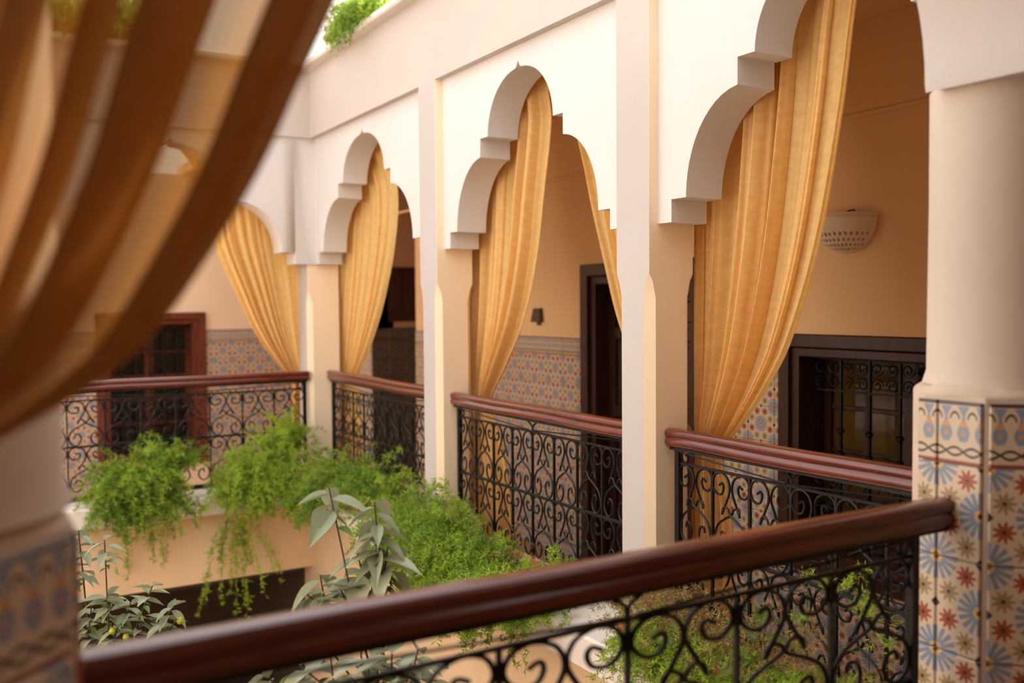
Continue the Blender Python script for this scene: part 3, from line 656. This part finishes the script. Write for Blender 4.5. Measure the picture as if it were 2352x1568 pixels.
mb = MB(); mb.box(-.012, 0, -.03, .03, -.03, .0, .002); mb.build('back_plate', M['bronze'], sc_)

# ------------------------------------------------------------------ plants
def np_mesh(name, V, T, m, tint=None):
    me = bpy.data.meshes.new(name); me.vertices.add(len(V)); me.vertices.foreach_set('co', V.astype(np.float32).ravel())
    me.loops.add(len(T) * 3); me.loops.foreach_set('vertex_index', T.astype(np.int32).ravel())
    me.polygons.add(len(T)); me.polygons.foreach_set('loop_start', np.arange(0, len(T)*3, 3, dtype=np.int32)); me.polygons.foreach_set('loop_total', np.full(len(T), 3, dtype=np.int32))
    me.update(calc_edges=True); me.validate(); me.materials.append(m)
    if tint is not None:
        a = me.attributes.new('tint', 'FLOAT', 'POINT'); a.data.foreach_set('value', tint.astype(np.float32))
    return me
def sprays(rng, centre, box, n, L, out, rise, droop, nb=30, nn=7, bl=.055, nl=.026, nw=.0065):
    """arching fern stems: returns needles (V,T,tint) and stem polylines"""
    V = []; T = []; tint = []; stems = []; base = 0
    for s in range(n):
        p = np.array(centre) + (rng.random(3) - .5) * np.array(box)
        az = rng.uniform(0, 2*PI); d = np.array([math.cos(az), math.sin(az), 0.0]) * rng.uniform(.15, .9) + np.array(out) * rng.uniform(.2, 1.1)
        d[2] += rise * rng.uniform(.4, 1.2); d /= np.linalg.norm(d); ln = L * rng.uniform(.45, 1.15); K = 12; pts = [p.copy()]; dd = d.copy(); dr = droop * rng.uniform(.6, 1.5)
        for k in range(K):
            pts.append(pts[-1] + dd * ln / K); dd = dd + np.array([0, 0, -dr / K]) + (rng.random(3) - .5) * .12; dd /= np.linalg.norm(dd)
        pts = np.array(pts); stems.append(pts)
        tn = rng.uniform(0, 1) ** 1.3
        tt = rng.uniform(.12, 1.0, nb); idx = np.minimum((tt * K).astype(int), K-1); fr = tt * K - idx
        bp = pts[idx] * (1 - fr)[:, None] + pts[idx+1] * fr[:, None]
        bd = rng.normal(size=(nb, 3)); bd[:, 2] += .25; bd /= np.linalg.norm(bd, axis=1)[:, None]
        bln = bl * rng.uniform(.5, 1.2, nb) * (1.1 - .5 * tt)
        for q in range(nn):
            f = (q + 1) / nn
            o = bp + bd * (bln * f)[:, None]
            nd = bd * .8 + rng.normal(size=(nb, 3)) * .75; nd /= np.linalg.norm(nd, axis=1)[:, None]
            sd = np.cross(nd, rng.normal(size=(nb, 3))); sd /= np.linalg.norm(sd, axis=1)[:, None] + 1e-9
            tip = o + nd * nl * rng.uniform(.7, 1.3, nb)[:, None]
            a = o - sd * nw * .5; b = o + sd * nw * .5
            V.append(np.stack([a, b, tip], 1).reshape(-1, 3)); T.append(np.arange(base, base + nb*3).reshape(-1, 3)); base += nb*3
            tint.append(np.repeat(np.clip(tn * .7 + rng.uniform(0, .35, nb), 0, 1), 3))
    return np.concatenate(V), np.concatenate(T), np.concatenate(tint), stems
def fern(label, trough, spr, seed, dry=0.12, pot=True, long_strands=()):
    """a terracotta trough with a mass of feathery asparagus fern; trough = (x0,x1,y0,y1,z0,z1)"""
    rng = np.random.default_rng(seed); x0, x1, y0, y1, z0, z1 = trough
    cx, cy = (x0+x1)/2, (y0+y1)/2
    root = thing('potted_fern', label, 'plant', (cx, cy, z0), 0, 'feathery ferns on the ledges')
    if pot:
        mb = MB(); t = .018
        def rg(d, z): return [(x0-cx+d,y0-cy+d,z-z0),(x1-cx-d,y0-cy+d,z-z0),(x1-cx-d,y1-cy-d,z-z0),(x0-cx+d,y1-cy-d,z-z0)]
        mb.loft([rg(.025, z0), rg(.004, z1-.03), rg(-.006, z1-.028), rg(-.006, z1), rg(t, z1), rg(t+.01, z1-.03)]); mb.build('pot', M['terra'], root); pot_o = root.children[0]
        mb = MB(); mb.add(rg(t+.008, z1-.028), [(0,1,2,3)]); mb.build('soil', M['soil'], pot_o)
    Vs, Ts, Cs, stems, b = [], [], [], [], 0
    for kw in list(spr) + list(long_strands):
        V, T, c, st = sprays(rng, **kw); Vs.append(V); Ts.append(T + b); b += len(V); Cs.append(c); stems += st
    off = np.array([cx, cy, z0])
    o = link('fronds', np_mesh('fronds', np.concatenate(Vs) - off, np.concatenate(Ts), M['fern'], np.concatenate(Cs)), root); o['kind'] = 'stuff'
    # stems, some of them dry and brown
    P = []; F = []; n = 0; tn = []
    for st in stems:
        w = .0022; st = st - off
        for k in range(0, len(st) - 1):
            a, bb = st[k], st[k+1]; s1 = np.array([w, 0, 0]); s2 = np.array([0, w, 0])
            P += [a - s1, a + s1, bb, a - s2, a + s2]; F += [(n, n+1, n+2), (n+3, n+4, n+2)]; n += 5
        tn += [rng.uniform(0, 1)] * (5 * (len(st) - 1))
    o = link('stems', np_mesh('stems', np.array(P), np.array(F), M['drystem'], np.array(tn)), root); o['kind'] = 'stuff'
    if dry:
        V, T, c, st = sprays(rng, (cx, cy, z1), (x1-x0, y1-y0, .05), int(dry * 160), .38, (0,0,0), .8, 1.6, 20, 5, .05, .024, .004)
        o = link('dry_fronds', np_mesh('dry_fronds', V - off, T, M['drystem'], c), root); o['kind'] = 'stuff'
    return root
def mass(c, box, n, L, out, rise, droop, **k): return dict(centre=c, box=box, n=n, L=L, out=out, rise=rise, droop=droop, **k)
oB, oA = (0, -.8, 0), (-.8, 0, 0)
fern('bright green feathery fern spilling over the far ledge below the reddish window', (.98, 1.62, 8.0, 8.2, ZL, ZL+.14),
     [mass((1.26, 8.04, -1.42), (.46, .14, .1), 210, .42, oB, .75, 2.2), mass((1.20, 7.96, -1.52), (.50, .10, .15), 120, .40, oB, .05, 1.6), mass((1.50, 8.1, -1.34), (.22, .1, .15), 40, .34, (0,0,0), .9, 1.5)], 1)
fern('green feathery fern with a long trailing strand on the far ledge left of the corner', (1.95, 2.50, 8.0, 8.2, ZL, ZL+.14),
     [mass((2.22, 8.04, -1.42), (.46, .14, .1), 190, .40, oB, .6, 2.2), mass((2.10, 7.96, -1.5), (.44, .10, .2), 100, .40, oB, .0, 1.8), mass((2.5, 8.1, -1.25), (.24, .1, .22), 80, .34, (0,0,0), .9, 1.6)], 2,
     long_strands=[mass((2.0, 7.93, -1.72), (.12, .04, .10), 16, .85, (0,-.2,0), -.9, 2.5, nb=44), mass((1.3, 7.93, -1.72), (.6, .04, .10), 8, .40, (0,-.2,0), -.9, 2.5)])
fern('yellow-green feathery fern in the courtyard corner below the farthest railing', (2.60, 2.80, 6.55, 7.75, ZL, ZL+.14),
     [mass((2.66, 7.2, -1.42), (.12, .9, .1), 190, .38, oA, .6, 2.2), mass((2.58, 7.3, -1.52), (.12, .7, .15), 100, .36, oA, 0, 1.8), mass((2.7, 6.6, -1.42), (.1, .5, .1), 80, .42, (0,0,0), .7, 1.7)], 3, .25)
fern('wide green feathery fern on the ledge below the middle railing', (2.58, 2.80, 4.35, 5.85, ZL, ZL+.13),
     [mass((2.62, 5.2, -1.45), (.14, 1.2, .1), 330, .46, oA, .6, 2.1), mass((2.52, 4.95, -1.55), (.12, 1.5, .15), 200, .40, oA, .05, 1.8), mass((2.55, 4.2, -1.5), (.2, .5, .1), 110, .36, oA, .4, 1.8)], 4, .2)
fern('sparse drying fern on the ledge at the foot of the nearer square pillar', (2.60, 2.80, 2.75, 3.45, ZL, ZL+.12),
     [mass((2.64, 3.05, -1.48), (.16, .55, .05), 90, .27, oA, .5, 1.8, nb=16, nl=.024, nw=.005), mass((2.55, 2.95, -1.5), (.12, .7, .1), 50, .28, oA, .1, 1.6, nb=14, nl=.024, nw=.005)], 5, .75)
fern('light green fern on the ledge behind the nearest railing, beside the tiled column base', (2.58, 2.80, 2.1, 2.70, ZL, ZL+.12),
     [mass((2.66, 2.4, -1.47), (.16, .50, .05), 80, .18, (-.2,0,0), .6, 1.8, nl=.024, nw=.005), mass((2.85, 2.4, -1.15), (.06, .45, .25), 9, .2, (0,0,0), .5, 1.2, nb=14, nw=.005)], 6, .3)
fern('yellow-green fern in a terracotta trough on top of the right-hand cornice', (2.80, 2.96, 6.7, 7.8, ZT+.055, ZT+.20),
     [mass((2.86, 6.9, 2.26), (.12, .55, .06), 130, .36, oA, .3, 2.0), mass((2.86, 7.25, 2.22), (.1, .3, .05), 30, .25, oA, .2, 2.2)], 7, .3)
fern('yellow-green fern on the far cornice seen through the sheer curtain', (.7, 1.6, 8.22, 8.40, ZT+.055, ZT+.20),
     [mass((1.1, 8.25, 2.28), (.9, .12, .08), 130, .45, oB, .7, 1.8)], 8, .3)

# citrus trees rising from the courtyard: trunk, branches and single leaves
def leaf_me(name, L, Wd, fold, curl, m):
    mb = MB(); n = 7; rings = []
    for i in range(n + 1):
        t = i / n; w = Wd * (math.sin(PI * min(1, t * 1.04) ** .75) ** .9 if 0 < t < 1 else 0.02) * .5
        z = -curl * t * t * L; y = L * t
        rings.append([(-w, y, z + fold * w), (-w*.5, y, z + fold*w*.35), (0, y, z - fold * w * .25), (w*.5, y, z + fold*w*.35), (w, y, z + fold * w)])
    mb.loft(rings, cap=False, closed=False)
    me = mb.mesh(name, m, True, 60); return me
LEAVES = [leaf_me('leaf', 1.0, .40, .5, .28, M['leaf']), leaf_me('leaf', 1.0, .44, .35, .45, M['leaf']), leaf_me('leaf', 1.0, .36, .7, .15, M['leaf'])]
YOUNG = [leaf_me('young_leaf', 1.0, .42, .5, .2, M['youngleaf'])]
def whorl(root, rng, tip, ax, n, L, pend, young=0, base=None):
    """leaves set around a twig end"""
    ax = Vector(ax).normalized()
    for i in range(n):
        a = 2.4 * i + rng.uniform(-.3, .3)
        side = ax.orthogonal().normalized(); side.rotate(Matrix.Rotation(a, 3, ax))
        d = (side * rng.uniform(.7, 1.1) + ax * rng.uniform(.1, .6) + Vector((0, 0, -pend * rng.uniform(.4, 1.3)))).normalized()
        up = Vector((rng.uniform(-.25,.25), rng.uniform(-.25,.25), 1)); xx = d.cross(up).normalized(); zz = xx.cross(d)
        rot = Matrix((xx, d, zz)).transposed().to_euler(); s = L * rng.uniform(.75, 1.15)
        yg = i >= n - young
        if yg: s *= .5
        p = Vector(tip) - ax * (.012 * i) * (L / .09)
        link('young_leaf' if yg else 'leaf', rng.choice(YOUNG if yg else LEAVES), root, p - (root.location if base is None else base), rot, (s*rng.uniform(.85,1.2), s, s))
def tree(label, base, top, tips, seed, L, n, pend, fruits=(), extra=()):
    rng = random.Random(seed); root = thing('citrus_tree', label, 'tree', base, 0, 'citrus trees in the courtyard')
    B = Vector(base); Tp = Vector(top)
    mb = MB(); pts = [B + (Tp - B) * t + Vector((.03*math.sin(7*t), .03*math.cos(5*t), 0)) * (0 < t < 1) for t in [i/10 for i in range(11)]]
    mb.tube([p - B for p in pts], .05, 8, .016); mb.build('trunk', M['bark'], root, True)
    for i, tip in enumerate(tips):
        tv = Vector(tip); st = Tp + (B - Tp) * rng.uniform(.0, .10) if tv.z > Tp.z - .35 else Tp + (B - Tp) * .1
        mid = (st + tv) / 2 + Vector((rng.uniform(-.06,.06), rng.uniform(-.06,.06), -.05)); ax = (tv - mid).normalized()
        mb = MB(); mb.tube([q - B for q in (st, (st+mid)/2 + Vector((0,0,-.01)), mid, (mid+tv)/2 + Vector((0,0,.008)), tv)], .005, 5, .0028); br = mb.build('branch', M['bark'], root, True)
        whorl(br, rng, tip, ax, n, L, pend, 3 if i % 2 == 0 else 2, B)
        if i % 2: whorl(br, rng, (mid + tv) / 2, ax, max(3, n // 2), L, pend, 0, B)
    for p in fruits:
        mb = MB(); mb.lathe([(.001,-.016),(.010,-.012),(.015,0),(.010,.012),(.001,.016)], 10); mb.build('fruit', M['fruit'], root, True, loc=Vector(p) - B)
    return root
Lt = [(.705,4.185,-1.188),(.782,4.135,-1.272),(.623,4.23,-1.261),(.544,4.279,-1.233),(.48,4.315,-1.269),(.78,4.133,-1.346),(.669,4.2,-1.327),(.572,4.256,-1.363),(.461,4.322,-1.362),(.507,4.291,-1.436),(.618,4.225,-1.437),(.698,4.178,-1.42),(.413,4.35,-1.38),(.441,4.354,-.95),(.42,4.359,-1.102),(.535,4.296,-.992)]
tree('grey-green citrus tree with small fruits rising at the left below the far railing', (.35, 4.42, ZG), (.52, 4.33, -1.50), Lt, 3, .10, 10, .45, fruits=[(.80,4.115,-1.335),(.60,4.22,-1.40),(.55,4.24,-1.37)])
Ct = [(1.225,3.432,-.70),(1.373,3.341,-.755),(1.187,3.439,-1.033),(1.311,3.369,-.951),(1.385,3.329,-.851),(1.25,3.399,-1.083),(1.351,3.34,-1.051),(1.423,3.298,-1.018),(1.412,3.31,-.93),(1.141,3.462,-1.107)]
Ct2 = [(.901,3.248,-1.281),(1.02,3.178,-1.267),(1.112,3.124,-1.237),(1.231,3.053,-1.238),(1.297,3.015,-1.224),(1.376,2.968,-1.209),(1.426,2.934,-1.286),(1.268,3.028,-1.30),(1.347,2.981,-1.30),(1.16,3.1,-1.33)]
tree('grey-green citrus tree with large drooping leaves rising in front of the courtyard corner', (1.42, 3.30, ZG), (1.36, 3.34, -1.22), Ct, 9, .165, 8, .75)
tree('citrus tree with broad leaves just beyond the nearest handrail at the bottom', (1.20, 3.02, ZG), (1.22, 3.06, -1.42), Ct2, 12, .14, 7, .45)
# broad-leaved seedlings and a pink flower among the ferns
def seedling(label, p, n, L, seed, h=.16, flower=False):
    rng = random.Random(seed); root = thing('seedling', label, 'plant', (p[0], p[1], p[2] - h), 0, 'small plants among the ferns')
    mb = MB(); mb.tube([(0,0,-.06),(.01,0,h*.5),(0,.01,h)], .004, 5); mb.build('stem', M['fern'], root, True)
    if flower:
        for k in range(6):
            a = 2*PI*k/6; me = PETAL; link('petal', me, root, (0, .01, h), Matrix.Rotation(a, 3, 'Z').to_euler(), (.05, .045, .05))
    else:
        whorl(root, rng, p, (0,0,1), n, L, .1); 
    return root
PETAL = leaf_me('petal', 1.0, .6, .3, .3, M['pink'])
def young_seed(*a, **k):
    r = seedling(*a, **k)
    for c in r.children:
        if c.name.startswith('leaf'): c.data = YOUNG[0]
    return r
young_seed('bright green broad-leaved seedling behind the nearest railing', (2.80, 2.74, -1.33), 5, .19, 1)
young_seed('pale leafed seedling low behind the nearest railing', (2.56, 2.98, -1.38), 5, .15, 2)
young_seed('small pale seedling between the bars of the nearest railing', (2.56, 2.60, -1.40), 5, .15, 3)
seedling('pink flower among the ferns behind the nearest railing', (2.773, 2.475, -1.40), 0, .1, 4, flower=True)

# ------------------------------------------------------------------ scale to metres, courtyard ground at zero
for me in bpy.data.meshes: me.transform(Matrix.Scale(S, 4))
for o in SC.objects:
    l = o.location.copy()
    if o.parent is None: l.z -= ZG
    o.location = l * S
cam.dof.focus_distance *= S
